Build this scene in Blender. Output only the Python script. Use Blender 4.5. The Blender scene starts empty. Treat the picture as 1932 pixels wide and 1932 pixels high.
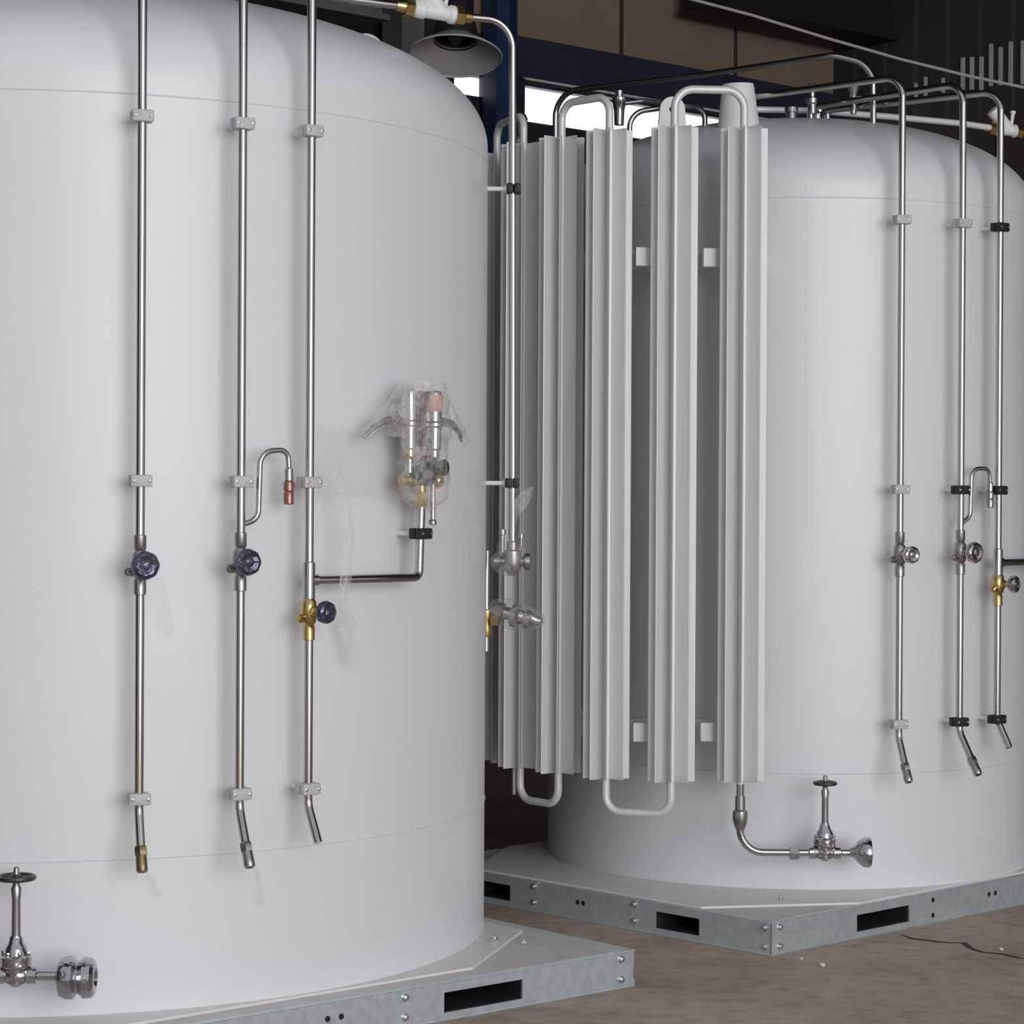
import bpy, bmesh, math, random
from mathutils import Vector, Matrix, noise
V = Vector
rnd = random.Random(7)

# ------------------------------------------------------------------ camera
scene = bpy.context.scene
FPX, PITCH, ROLL, CAMH = 4396.02, 0.00492, 0.00538, 1.6
fwd = V((0, math.cos(PITCH), -math.sin(PITCH)))
up0 = V((0, math.sin(PITCH), math.cos(PITCH)))
rt0 = V((1, 0, 0))
rgt = rt0 * math.cos(ROLL) + up0 * math.sin(ROLL)
upv = up0 * math.cos(ROLL) - rt0 * math.sin(ROLL)
CAM = V((0, 0, CAMH))
cam_data = bpy.data.cameras.new('camera')
cam = bpy.data.objects.new('camera', cam_data)
scene.collection.objects.link(cam)
M = Matrix((rgt, upv, -fwd)).transposed().to_4x4()
M.translation = CAM
cam.matrix_world = M
cam_data.sensor_fit = 'HORIZONTAL'
cam_data.sensor_width = 36.0
cam_data.lens = 36.0 * FPX / 1932.0
cam_data.clip_end = 200
scene.camera = cam

# ------------------------------------------------------------------ world, lights, exposure
world = bpy.data.worlds.new('world')
scene.world = world
world.use_nodes = True
wbg = world.node_tree.nodes['Background']
wbg.inputs[0].default_value = (0.93, 0.965, 1.0, 1)
wbg.inputs[1].default_value = 0.49


def area(name, loc, target, sx, sy, power, col=(1, 1, 1)):
    d = bpy.data.lights.new(name, 'AREA')
    d.shape = 'RECTANGLE'
    d.size, d.size_y = sx, sy
    d.energy = power
    d.color = col
    o = bpy.data.objects.new(name, d)
    scene.collection.objects.link(o)
    o.location = loc
    o.rotation_euler = (V(target) - V(loc)).to_track_quat('-Z', 'Y').to_euler()
    return o


area('hall_door_daylight', (6.5, -6.0, 3.6), (0.4, 9.0, 1.4), 9.0, 6.5, 930, (0.985, 0.985, 1.0))

scene.view_settings.view_transform = 'Standard'
scene.view_settings.look = 'None'
scene.view_settings.exposure = 0.04
scene.view_settings.gamma = 1.0
scene.view_settings.use_curve_mapping = False


# ------------------------------------------------------------------ materials
def mat(name, col, rough=0.5, metal=0.0, var=0.0, vscale=8.0, vstretch=(1, 1, 1), bump=0.0, bscale=40, spec=0.5,
        col2=None, rvar=0.0, coat=0.0):
    m = bpy.data.materials.new(name)
    m.use_nodes = True
    nt = m.node_tree
    b = nt.nodes['Principled BSDF']
    b.inputs['Base Color'].default_value = (*col, 1)
    b.inputs['Roughness'].default_value = rough
    b.inputs['Metallic'].default_value = metal
    b.inputs['Specular IOR Level'].default_value = spec
    b.inputs['Coat Weight'].default_value = coat
    b.inputs['Coat Roughness'].default_value = 0.2
    if var or col2 or bump or rvar:
        tc = nt.nodes.new('ShaderNodeTexCoord')
        mp = nt.nodes.new('ShaderNodeMapping')
        mp.inputs['Scale'].default_value = vstretch
        nt.links.new(tc.outputs['Object'], mp.inputs['Vector'])
        n = nt.nodes.new('ShaderNodeTexNoise')
        n.inputs['Scale'].default_value = vscale
        n.inputs['Detail'].default_value = 5
        nt.links.new(mp.outputs[0], n.inputs['Vector'])
        if var or col2:
            r = nt.nodes.new('ShaderNodeValToRGB')
            c2 = col2 or tuple(c * (1 - var) for c in col)
            r.color_ramp.elements[0].position = 0.33
            r.color_ramp.elements[1].position = 0.67
            r.color_ramp.elements[0].color = (*c2, 1)
            r.color_ramp.elements[1].color = (*col, 1)
            nt.links.new(n.outputs['Fac'], r.inputs['Fac'])
            nt.links.new(r.outputs['Color'], b.inputs['Base Color'])
        if rvar:
            mr = nt.nodes.new('ShaderNodeMapRange')
            mr.inputs['To Min'].default_value = rough - rvar
            mr.inputs['To Max'].default_value = rough + rvar
            nt.links.new(n.outputs['Fac'], mr.inputs['Value'])
            nt.links.new(mr.outputs[0], b.inputs['Roughness'])
        if bump:
            n2 = nt.nodes.new('ShaderNodeTexNoise')
            n2.inputs['Scale'].default_value = bscale
            nt.links.new(mp.outputs[0], n2.inputs['Vector'])
            bp = nt.nodes.new('ShaderNodeBump')
            bp.inputs['Strength'].default_value = bump
            bp.inputs['Distance'].default_value = 0.01
            nt.links.new(n2.outputs['Fac'], bp.inputs['Height'])
            nt.links.new(bp.outputs[0], b.inputs['Normal'])
    return m


PAINT = mat('white_tank_paint', (0.80, 0.81, 0.83), 0.38, 0, var=0.025, vscale=1.5, bump=0.015, bscale=6, coat=0.15)
WHITE = mat('white_enamel', (0.82, 0.82, 0.81), 0.4)
STEEL = mat('stainless_steel', (0.53, 0.515, 0.51), 0.17, 1.0)
STEELD = mat('dull_stainless_steel', (0.42, 0.41, 0.41), 0.35, 1.0)
CHROME = mat('polished_cast_steel', (0.55, 0.54, 0.56), 0.16, 1.0, bump=0.25, bscale=60)
ALU = mat('brushed_aluminium', (0.82, 0.81, 0.815), 0.42, 0.22, var=0.06, vscale=30, vstretch=(1, 1, 0.02), rvar=0.08)
GALV = mat('galvanized_steel', (0.70, 0.785, 0.82), 0.34, 0.58, vscale=34, col2=(0.60, 0.68, 0.715), rvar=0.1)
DECK = mat('grey_painted_deck_steel', (0.66, 0.64, 0.62), 0.5, 0.0, var=0.12, vscale=9)
PLATE = mat('grey_base_plate_steel', (0.80, 0.79, 0.76), 0.42, 0.0, var=0.06, vscale=7)
BOLT = mat('zinc_bolt', (0.75, 0.75, 0.74), 0.25, 1.0)
DULLB = mat('tarnished_brass', (0.36, 0.28, 0.15), 0.35, 0.9, var=0.4, vscale=70)
DARKM = mat('dark_cast_iron', (0.10, 0.10, 0.10), 0.35, 0.8)
BRASS = mat('brass', (0.62, 0.46, 0.20), 0.28, 1.0)
CLAMPG = mat('grey_clamp_plastic', (0.58, 0.575, 0.56), 0.5, var=0.1, vscale=60)
CLAMPB = mat('shaded_clamp_black', (0.02, 0.02, 0.022), 0.55)  # near-black copy of the grey clamp, shadow-side shade put into the colour
KNOB = mat('blue_grey_valve_knob', (0.13, 0.13, 0.19), 0.25, 0.75, var=0.5, vscale=45, bump=0.5, bscale=50)
BLACK = mat('black_gauge_body', (0.012, 0.012, 0.013), 0.3)
PINK = mat('pale_red_label', (0.75, 0.38, 0.34), 0.5)
COPPER = mat('red_copper_relief_body', (0.36, 0.19, 0.15), 0.3, 0.7)
HOLE = mat('painted_hole_shade', (0.015, 0.015, 0.016), 0.8)  # near-black paints in the shade inside fork pockets and bolt holes


def film_mat(name, dens):
    m = bpy.data.materials.new(name)
    m.use_nodes = True
    nt = m.node_tree
    b = nt.nodes['Principled BSDF']
    b.inputs['Base Color'].default_value = (0.80, 0.79, 0.75, 1)
    b.inputs['Roughness'].default_value = 0.14
    out = nt.nodes['Material Output']
    tr = nt.nodes.new('ShaderNodeBsdfTransparent')
    tr.inputs[0].default_value = (0.97, 0.97, 0.96, 1)
    mx = nt.nodes.new('ShaderNodeMixShader')
    tc = nt.nodes.new('ShaderNodeTexCoord')
    n = nt.nodes.new('ShaderNodeTexNoise')
    n.inputs['Scale'].default_value = 22
    n.inputs['Detail'].default_value = 4
    n.inputs['Distortion'].default_value = 1.5
    nt.links.new(tc.outputs['Object'], n.inputs['Vector'])
    r = nt.nodes.new('ShaderNodeMapRange')
    r.inputs['From Min'].default_value = 0.35
    r.inputs['From Max'].default_value = 0.75
    r.inputs['To Min'].default_value = dens * 0.35
    r.inputs['To Max'].default_value = dens * 1.6
    nt.links.new(n.outputs['Fac'], r.inputs['Value'])
    bp = nt.nodes.new('ShaderNodeBump')
    bp.inputs['Strength'].default_value = 0.8
    bp.inputs['Distance'].default_value = 0.01
    nt.links.new(n.outputs['Fac'], bp.inputs['Height'])
    nt.links.new(bp.outputs[0], b.inputs['Normal'])
    nt.links.new(r.outputs[0], mx.inputs[0])
    nt.links.new(tr.outputs[0], mx.inputs[1])
    nt.links.new(b.outputs[0], mx.inputs[2])
    nt.links.new(mx.outputs[0], out.inputs[0])
    return m


FILM = film_mat('clear_wrapping_film', 0.34)
FILMV = film_mat('light_wrapping_film', 0.17)
FILMT = film_mat('thin_clear_film', 0.055)


# ------------------------------------------------------------------ geometry helpers
class MB:
    def __init__(s):
        s.v, s.f, s.m = [], [], []
        s.mi = 0

    def add(s, vs, fs):
        o = len(s.v)
        s.v += [V(p) for p in vs]
        for f in fs:
            s.f.append([i + o for i in f])
            s.m.append(s.mi)
        return s

    def box(s, c, hx, hy, hz, X=(1, 0, 0), Y=(0, 1, 0), Z=(0, 0, 1), bev=0.0):
        c, X, Y, Z = V(c), V(X), V(Y), V(Z)
        if bev <= 0:
            vs = [c + X * hx * a + Y * hy * b + Z * hz * d for a in (-1, 1) for b in (-1, 1) for d in (-1, 1)]
            return s.add(vs, [(0, 1, 3, 2), (4, 6, 7, 5), (0, 4, 5, 1), (2, 3, 7, 6), (0, 2, 6, 4), (1, 5, 7, 3)])
        bm = bmesh.new()
        bmesh.ops.create_cube(bm, size=2)
        for w in bm.verts:
            w.co = V((w.co.x * hx, w.co.y * hy, w.co.z * hz))
        bmesh.ops.bevel(bm, geom=bm.edges[:], offset=min(bev, hx * .9, hy * .9, hz * .9), segments=2, affect='EDGES', profile=0.5)
        vs = [c + X * w.co.x + Y * w.co.y + Z * w.co.z for w in bm.verts]
        bm.verts.index_update()
        fs = [[w.index for w in f.verts] for f in bm.faces]
        bm.free()
        return s.add(vs, fs)

    def tube(s, pts, r, n=16, caps=True):
        pts = [V(p) for p in pts]
        k = len(pts)
        T = []
        for i in range(k):
            a = pts[max(i - 1, 0)]
            b = pts[min(i + 1, k - 1)]
            T.append((b - a).normalized())
        ref = V((0, 0, 1)) if abs(T[0].z) < 0.9 else V((1, 0, 0))
        U = T[0].cross(ref).normalized()
        vs = []
        rr = r if isinstance(r, (list, tuple)) else [r] * k
        for i in range(k):
            U = (U - T[i] * U.dot(T[i])).normalized()
            W = T[i].cross(U)
            for j in range(n):
                a = 2 * math.pi * j / n
                vs.append(pts[i] + (U * math.cos(a) + W * math.sin(a)) * rr[i])
        fs = []
        for i in range(k - 1):
            for j in range(n):
                fs.append((i * n + j, i * n + (j + 1) % n, (i + 1) * n + (j + 1) % n, (i + 1) * n + j))
        if caps:
            fs.append(list(range(n))[::-1])
            fs.append([(k - 1) * n + j for j in range(n)])
        return s.add(vs, fs)

    def lathe(s, o, axis, prof, n=24, ref=None):
        """prof: list of (distance along axis, radius)"""
        o, A = V(o), V(axis).normalized()
        ref = V(ref) if ref else (V((0, 0, 1)) if abs(A.z) < 0.9 else V((1, 0, 0)))
        U = A.cross(ref).normalized()
        W = A.cross(U)
        vs, fs, ring = [], [], []
        for d, r in prof:
            if r < 1e-6:
                ring.append([len(vs)])
                vs.append(o + A * d)
            else:
                ring.append(list(range(len(vs), len(vs) + n)))
                for j in range(n):
                    a = 2 * math.pi * j / n
                    vs.append(o + A * d + (U * math.cos(a) + W * math.sin(a)) * r)
        for a, b in zip(ring[:-1], ring[1:]):
            for j in range(n):
                q = [a[j % len(a)], a[(j + 1) % len(a)], b[(j + 1) % len(b)], b[j % len(b)]]
                u = []
                for x in q:
                    if x not in u:
                        u.append(x)
                if len(u) > 2:
                    fs.append(u)
        if len(ring[0]) > 1:
            fs.append(ring[0][::-1])
        if len(ring[-1]) > 1:
            fs.append(ring[-1])
        return s.add(vs, fs)

    def hexnut(s, o, axis, length, r):
        return s.lathe(o, axis, [(0, r * .9), (length * .12, r), (length * .88, r), (length, r * .9)], 6)

    def prism(s, poly, z0, z1):
        n = len(poly)
        vs = [V((p[0], p[1], z0)) for p in poly] + [V((p[0], p[1], z1)) for p in poly]
        fs = [list(range(n))[::-1], list(range(n, 2 * n))]
        for i in range(n):
            fs.append((i, (i + 1) % n, n + (i + 1) % n, n + i))
        return s.add(vs, fs)

    def torus(s, o, axis, R, r, n=32, m=10):
        o, A = V(o), V(axis).normalized()
        ref = V((0, 0, 1)) if abs(A.z) < 0.9 else V((1, 0, 0))
        U = A.cross(ref).normalized()
        W = A.cross(U)
        vs, fs = [], []
        for i in range(n):
            a = 2 * math.pi * i / n
            D = U * math.cos(a) + W * math.sin(a)
            for j in range(m):
                b = 2 * math.pi * j / m
                vs.append(o + D * (R + r * math.cos(b)) + A * r * math.sin(b))
        for i in range(n):
            for j in range(m):
                fs.append((i * m + j, ((i + 1) % n) * m + j, ((i + 1) % n) * m + (j + 1) % m, i * m + (j + 1) % m))
        return s.add(vs, fs)


def build(name, mb, mats, parent=None, smooth=35, label=None, kind=None):
    """mesh vertices are given in world space; parent is an Empty or a mesh part"""
    if not isinstance(mats, (list, tuple)):
        mats = [mats]
    me = bpy.data.meshes.new(name)
    org = V((0, 0, 0))
    if parent is not None:
        p = parent
        while p:
            org += p.location
            p = p.parent
    me.from_pydata([tuple(p - org) for p in mb.v], [], mb.f)
    for x in mats:
        me.materials.append(x)
    me.polygons.foreach_set('material_index', mb.m)
    bm = bmesh.new()
    bm.from_mesh(me)
    bmesh.ops.recalc_face_normals(bm, faces=bm.faces[:])
    bm.to_mesh(me)
    bm.free()
    if smooth:
        me.polygons.foreach_set('use_smooth', [True] * len(me.polygons))
        me.set_sharp_from_angle(angle=math.radians(smooth))
    o = bpy.data.objects.new(name, me)
    scene.collection.objects.link(o)
    if parent is not None:
        o.parent = parent
    if label:
        o['label'] = label
    if kind:
        o['kind'] = kind
    return o


def thing(name, label, cat, loc, group=None):
    o = bpy.data.objects.new(name, None)
    scene.collection.objects.link(o)
    o.location = loc
    o.empty_display_size = 0.2
    return tag(o, label, cat, group)


def tag(o, label, cat, group=None):
    o['label'] = label
    o['category'] = cat
    if group:
        o['group'] = group
    return o


def fillet(pts, rad, seg=8):
    pts = [V(p) for p in pts]
    out = [pts[0]]
    for i in range(1, len(pts) - 1):
        a, b, c = pts[i - 1], pts[i], pts[i + 1]
        d1, d2 = (a - b), (c - b)
        l1, l2 = d1.length, d2.length
        d1.normalize()
        d2.normalize()
        ang = d1.angle(d2)
        if ang > math.radians(176):
            out.append(b)
            continue
        t = min(rad / math.tan(ang / 2), l1 * .49, l2 * .49)
        p0, p1 = b + d1 * t, b + d2 * t
        r = t * math.tan(ang / 2)
        ctr = b + (d1 + d2).normalized() * (r / math.sin(ang / 2))
        v0, v1 = p0 - ctr, p1 - ctr
        tot = v0.angle(v1)
        for k in range(seg + 1):
            f = k / seg
            if tot > 1e-4:
                w = v0 * (math.sin((1 - f) * tot) / math.sin(tot)) + v1 * (math.sin(f * tot) / math.sin(tot))
            else:
                w = v0
            out.append(ctr + w)
    out.append(pts[-1])
    return out


def px(u, v, Y):
    d = rgt * (u - 966) - upv * (v - 966) + fwd * FPX
    return CAM + d * (Y / d.y)


def polar(O, r, az, z):
    a = math.radians(az)
    return V((O[0] + r * math.sin(a), O[1] - r * math.cos(a), z))


def frame(az):
    """radial (outward), tangential (to the right when seen from outside)"""
    a = math.radians(az)
    return V((math.sin(a), -math.cos(a), 0)), V((math.cos(a), math.sin(a), 0))


def cyl(u, v, O, r):
    d = rgt * (u - 966) - upv * (v - 966) + fwd * FPX
    e = V((d.x, d.y))
    n = e.length
    e /= n
    o2 = V(O[:2])
    b = e.dot(o2)
    t = b - math.sqrt(max(b * b - (o2.dot(o2) - r * r), 0))
    P = CAM + d * (t / n)
    return P


ZUP = V((0, 0, 1))

# ------------------------------------------------------------------ tank and skid layout (metres)
O1, R1 = (-1.566, 8.0485), 1.476
O2, R2 = (1.1655, 9.8345), 1.0056
ZB = 0.1298         # bottom of the shells
HP = 0.1218         # height of the skids
C1, T1 = V((0.4119, 7.6721)), 0.8597
C2, T2 = V((0.9207, 8.1894)), 0.804

# ================================================================== the setting
CORNER = V((2.453, 18.0, 0))
WL = V((-0.743, -0.669, 0))      # along the back wall, away from the corner
WR = V((0.669, -0.743, 0))       # along the right wall, away from the corner = out of the back wall


def wallmat(name, col, col2, gap, seamcol, base=0.7):
    """panels with thin vertical joints, in object space (x runs along the wall)"""
    m = bpy.data.materials.new(name)
    m.use_nodes = True
    nt = m.node_tree
    b = nt.nodes['Principled BSDF']
    b.inputs['Roughness'].default_value = base
    tc = nt.nodes.new('ShaderNodeTexCoord')
    sp = nt.nodes.new('ShaderNodeSeparateXYZ')
    nt.links.new(tc.outputs['Object'], sp.inputs[0])
    md = nt.nodes.new('ShaderNodeMath')
    md.operation = 'PINGPONG'
    md.inputs[1].default_value = gap / 2
    nt.links.new(sp.outputs[0], md.inputs[0])
    lt = nt.nodes.new('ShaderNodeMath')
    lt.operation = 'LESS_THAN'
    lt.inputs[1].default_value = 0.02
    nt.links.new(md.outputs[0], lt.inputs[0])
    n = nt.nodes.new('ShaderNodeTexNoise')
    n.inputs['Scale'].default_value = 0.9
    nt.links.new(tc.outputs['Object'], n.inputs['Vector'])
    mx = nt.nodes.new('ShaderNodeMixRGB')
    mx.inputs[1].default_value = (*col, 1)
    mx.inputs[2].default_value = (*col2, 1)
    nt.links.new(n.outputs['Fac'], mx.inputs[0])
    m2 = nt.nodes.new('ShaderNodeMixRGB')
    nt.links.new(lt.outputs[0], m2.inputs[0])
    nt.links.new(mx.outputs[0], m2.inputs[1])
    m2.inputs[2].default_value = (*seamcol, 1)
    nt.links.new(m2.outputs[0], b.inputs['Base Color'])
    return m


def floormat():
    m = bpy.data.materials.new('brown_concrete_floor')
    m.use_nodes = True
    nt = m.node_tree
    b = nt.nodes['Principled BSDF']
    tc = nt.nodes.new('ShaderNodeTexCoord')
    n1 = nt.nodes.new('ShaderNodeTexNoise')
    n1.inputs['Scale'].default_value = 1.6
    n1.inputs['Detail'].default_value = 9
    n1.inputs['Roughness'].default_value = 0.65
    nt.links.new(tc.outputs['Object'], n1.inputs['Vector'])
    r1 = nt.nodes.new('ShaderNodeValToRGB')
    e = r1.color_ramp.elements
    e[0].position, e[0].color = 0.33, (0.375, 0.290, 0.225, 1)
    e[1].position, e[1].color = 0.70, (0.590, 0.480, 0.390, 1)
    nt.links.new(n1.outputs['Fac'], r1.inputs['Fac'])
    n2 = nt.nodes.new('ShaderNodeTexNoise')
    n2.inputs['Scale'].default_value = 14
    n2.inputs['Detail'].default_value = 6
    nt.links.new(tc.outputs['Object'], n2.inputs['Vector'])
    r2 = nt.nodes.new('ShaderNodeValToRGB')
    r2.color_ramp.elements[0].position, r2.color_ramp.elements[0].color = 0.25, (0.62, 0.60, 0.60, 1)
    r2.color_ramp.elements[1].position, r2.color_ramp.elements[1].color = 0.55, (1, 1, 1, 1)
    nt.links.new(n2.outputs['Fac'], r2.inputs['Fac'])
    mul = nt.nodes.new('ShaderNodeMixRGB')
    mul.blend_type = 'MULTIPLY'
    mul.inputs[0].default_value = 0.8
    nt.links.new(r1.outputs[0], mul.inputs[1])
    nt.links.new(r2.outputs[0], mul.inputs[2])
    nt.links.new(mul.outputs[0], b.inputs['Base Color'])
    b.inputs['Roughness'].default_value = 0.62
    bp = nt.nodes.new('ShaderNodeBump')
    bp.inputs['Strength'].default_value = 0.25
    bp.inputs['Distance'].default_value = 0.01
    nt.links.new(n2.outputs['Fac'], bp.inputs['Height'])
    nt.links.new(bp.outputs[0], b.inputs['Normal'])
    return m


FLOOR = floormat()
CONC = mat('grey_slab_edge', (0.25, 0.24, 0.23), 0.8)
b = MB()
b.box((0, 7, -0.1), 16, 16, 0.1)
build('floor', b, FLOOR, smooth=0, kind='structure')
b = MB()
b.box((0, 12.5, 7.35), 16, 7.5, 0.1)
build('ceiling', b, mat('dark_roof_sheeting', (0.05, 0.05, 0.055), 0.8, var=0.3, vscale=2), smooth=0, kind='structure')


def wall_obj(name, org, dx, L, slabs, mats, thick=0.15):
    """slabs: (x0, x1, z0, z1, material index) in wall space; depth runs away from the hall"""
    ang = math.atan2(dx.y, dx.x)
    mb = MB()
    for x0, x1, z0, z1, k in slabs:
        mb.mi = k
        mb.box(((x0 + x1) / 2, 0, (z0 + z1) / 2), (x1 - x0) / 2, thick / 2, (z1 - z0) / 2)
    o = build(name, mb, mats, smooth=0, kind='structure')
    o.location = org
    o.rotation_euler = (0, 0, ang)
    return o


BEIGE = wallmat('tan_wall_panels', (0.30, 0.235, 0.175), (0.23, 0.175, 0.125), 1.18, (0.05, 0.03, 0.025))
DARKW = wallmat('dark_lower_wall', (0.020, 0.018, 0.024), (0.012, 0.011, 0.014), 2.4, (0.01, 0.01, 0.01))
MAROON = wallmat('dark_maroon_wall', (0.035, 0.024, 0.030), (0.020, 0.016, 0.022), 1.18, (0.01, 0.01, 0.01))
NAVY = mat('navy_beam_paint', (0.030, 0.033, 0.062), 0.5, var=0.25, vscale=3)
NAVYB = mat('blue_steel_post_paint', (0.020, 0.042, 0.115), 0.5, var=0.3, vscale=2)
GIRD = mat('dark_girder_paint', (0.014, 0.013, 0.017), 0.6)
GREYB = mat('grey_beam_paint', (0.17, 0.155, 0.15), 0.6, var=0.15, vscale=3)
X0, X1 = 0.55, 3.27    # the window strip in wall space
wall_obj('wall_back', CORNER, WL, 20,
         [(-0.5, 3.95, 4.70, 7.3, 0), (3.95, 20, 4.70, 7.3, 2), (-0.5, X0, 0, 4.70, 1), (X0, X1, 0, 4.15, 1),
          (X0, X1, 4.43, 4.70, 1), (X1, 3.585, 0, 4.70, 1), (3.585, 3.90, 0, 4.265, 1), (3.585, 3.90, 4.44, 4.70, 1),
          (3.90, 20, 0, 4.70, 1)], [BEIGE, DARKW, MAROON])
b = MB()
b.box((-9.0, 6.0, 3.65), 0.1, 9.5, 3.65)  # unseen side wall, added to cut the sky light from the left
build('wall_left', b, mat('grey_side_wall', (0.06, 0.058, 0.056), 0.8, var=0.2, vscale=1), smooth=0, kind='structure')
b = MB()
RIBW = wallmat('dark_brown_side_wall', (0.060, 0.048, 0.042), (0.035, 0.030, 0.030), 1.6, (0.02, 0.018, 0.018))
DGREY = wallmat('dark_grey_cladding', (0.045, 0.045, 0.046), (0.030, 0.031, 0.033), 0.29, (0.065, 0.066, 0.064))
wall_obj('wall_right', CORNER, WR, 14, [(-0.3, 14, 0, 4.42, 0), (-0.3, 14, 4.42, 7.3, 1)], [RIBW, DGREY])

# windows: overcast sky glare behind the panes
LIT = bpy.data.materials.new('bright_window_pane')
LIT.use_nodes = True
pb = LIT.node_tree.nodes['Principled BSDF']
pb.inputs['Base Color'].default_value = (0.9, 0.9, 0.9, 1)
pb.inputs['Emission Color'].default_value = (1.0, 0.99, 0.985, 1)
pb.inputs['Emission Strength'].default_value = 1.6


def on_back(x, out, z):
    p = CORNER + WL * x + WR * out
    return V((p.x, p.y, z))


def win(name, x0, x1, z0, z1, mull):
    t = bpy.data.objects.new(name, None)
    scene.collection.objects.link(t)
    t.location = on_back((x0 + x1) / 2, 0, z0)
    t['kind'] = 'structure'
    mb = MB()
    mb.box(on_back((x0 + x1) / 2, -0.02, (z0 + z1) / 2), (x1 - x0) / 2, 0.004, (z1 - z0) / 2, WL, WR)
    build('window_pane', mb, LIT, t, smooth=0)
    mb = MB()
    w = 0.02
    mb.box(on_back((x0 + x1) / 2, 0, z0 + w / 2), (x1 - x0) / 2, 0.05, w / 2, WL, WR)
    mb.box(on_back((x0 + x1) / 2, 0, z1 - w / 2), (x1 - x0) / 2, 0.05, w / 2, WL, WR)
    for x in [x0 + w / 2, x1 - w / 2] + mull:
        mb.box(on_back(x, 0, (z0 + z1) / 2), w / 2, 0.05, (z1 - z0) / 2 - w, WL, WR)
    build('window_frame', mb, NAVY, t, smooth=0)


win('window_1', X0, X1, 4.15, 4.43, [])
win('window_2', 3.585, 3.90, 4.265, 4.44, [])

# steel work on the back wall
b = MB()
b.box(on_back(1.64, 0.12, 4.575), 1.86, 0.04, 0.135, WL, WR)
build('trim_1', b, NAVY, smooth=0, kind='structure')
b = MB()
b.box(on_back(0.0, 0.45, 5.40), 1.9, 0.2, 0.32, WL, WR)
b.box(on_back(0.0, 0.45, 5.07), 1.9, 0.26, 0.02, WL, WR)
build('trim_2', b, GIRD, smooth=0, kind='structure')
b = MB()
for s in (-1, 1):
    b.box(on_back(3.61 + s * 0.084, 0.20, 3.6), 0.008, 0.07, 3.6, WL, WR)
b.box(on_back(3.61, 0.20, 3.6), 0.08, 0.008, 3.6, WL, WR)
build('trim_3', b, NAVYB, smooth=0, kind='structure')
b = MB()
b.box(on_back(4.52, 0.3, 3.6), 0.09, 0.1, 3.6, WL, WR)
build('trim_4', b, GREYB, smooth=0, kind='structure')
b = MB()
b.box(on_back(6.4, 0.5, 4.70), 1.45, 0.12, 0.17, WL, WR)
b.box(on_back(6.4, 0.5, 4.53), 1.45, 0.2, 0.018, WL, WR)
build('trim_5', b, GREYB, smooth=0, kind='structure')

# pale upright strips of the side wall cladding
STRIP = mat('pale_cladding_strip', (0.60, 0.60, 0.58), 0.6, var=0.2, vscale=6)


def on_right(x, out, z):
    p = CORNER + WR * x + WL * out
    return V((p.x, p.y, z))


def right_at(u):
    # distance along the right wall seen at pixel column u
    k = (u - 966) / FPX
    return (k * CORNER.y - CORNER.x) / (WR.x - k * WR.y)


b = MB()
for u, v0, v1 in ((1737, 160, 186), (1755, 148, 184), (1788, 150, 178), (1825, 112, 172), (1842, 111, 172), (1860, 110, 173),
                  (1878, 86, 165), (1896, 92, 164), (1915, 82, 162), (1938, 80, 162)):
    x = right_at(u)
    Y = CORNER.y + WR.y * x
    z0, z1 = px(u, v1, Y).z, px(u, v0, Y).z
    b.box(on_right(x, 0.085, (z0 + z1) / 2), 0.012 if u > 1800 else 0.009, 0.012, (z1 - z0) / 2, WR, WL)
build('trim_6', b, STRIP, smooth=0, kind='structure')

# a crack in the floor, right of the far skid
b = MB()
cr = [(1700, 1764), (1722, 1771), (1745, 1774), (1790, 1779), (1818, 1779), (1832, 1790), (1855, 1797), (1890, 1800), (1925, 1808), (1960, 1811)]
pts = []
for u, v in cr:
    d = rgt * (u - 966) - upv * (v - 966) + fwd * FPX
    pts.append(CAM + d * (-CAMH / d.z) + V((0, 0, 0.0008)))
vs, fs = [], []
for i, p in enumerate(pts):
    t = (pts[min(i + 1, len(pts) - 1)] - pts[max(i - 1, 0)]).normalized()
    nrm = V((-t.y, t.x, 0)) * (0.013 if i not in (0, len(pts) - 1) else 0.004) * (0.7 + rnd.random() * .6)
    vs += [p + nrm, p - nrm]
    if i:
        fs.append((2 * i - 2, 2 * i - 1, 2 * i + 1, 2 * i))
b.add(vs, fs)
build('trim_7', b, mat('floor_crack_dirt', (0.075, 0.052, 0.040), 0.9), smooth=0, kind='structure')


# ================================================================== shared builders for the tanks
def dome_profile(R, zs, H, n, k=40):
    out = []
    for i in range(k + 1):
        a = math.pi / 2 * i / k
        out.append((zs + H * math.sin(a) ** (2 / n), max(R * math.cos(a), 0) ** 1 if False else R * max(math.cos(a), 0) ** (2 / n)))
    out[-1] = (zs + H, 0)
    return out


def make_shell(root, O, R, zs, H, n):
    mb = MB()
    mb.lathe((O[0], O[1], 0), ZUP, [(ZB, R), (0.57, R), (2.755, R)] + dome_profile(R, zs, H, n), 160)
    sh = build('shell', mb, PAINT, root, smooth=30)
    for z in (0.57, 2.755):
        mb = MB()
        mb.torus((O[0], O[1], z), ZUP, R - 0.0005, 0.0035, 160, 8)
        build('weld_seam', mb, PAINT, sh)
    return sh


def dome_z(O, R, zs, H, n, x, y):
    r = min(math.hypot(x - O[0], y - O[1]) / R, 1)
    return zs + H * (1 - r ** n) ** (1 / n)


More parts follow.
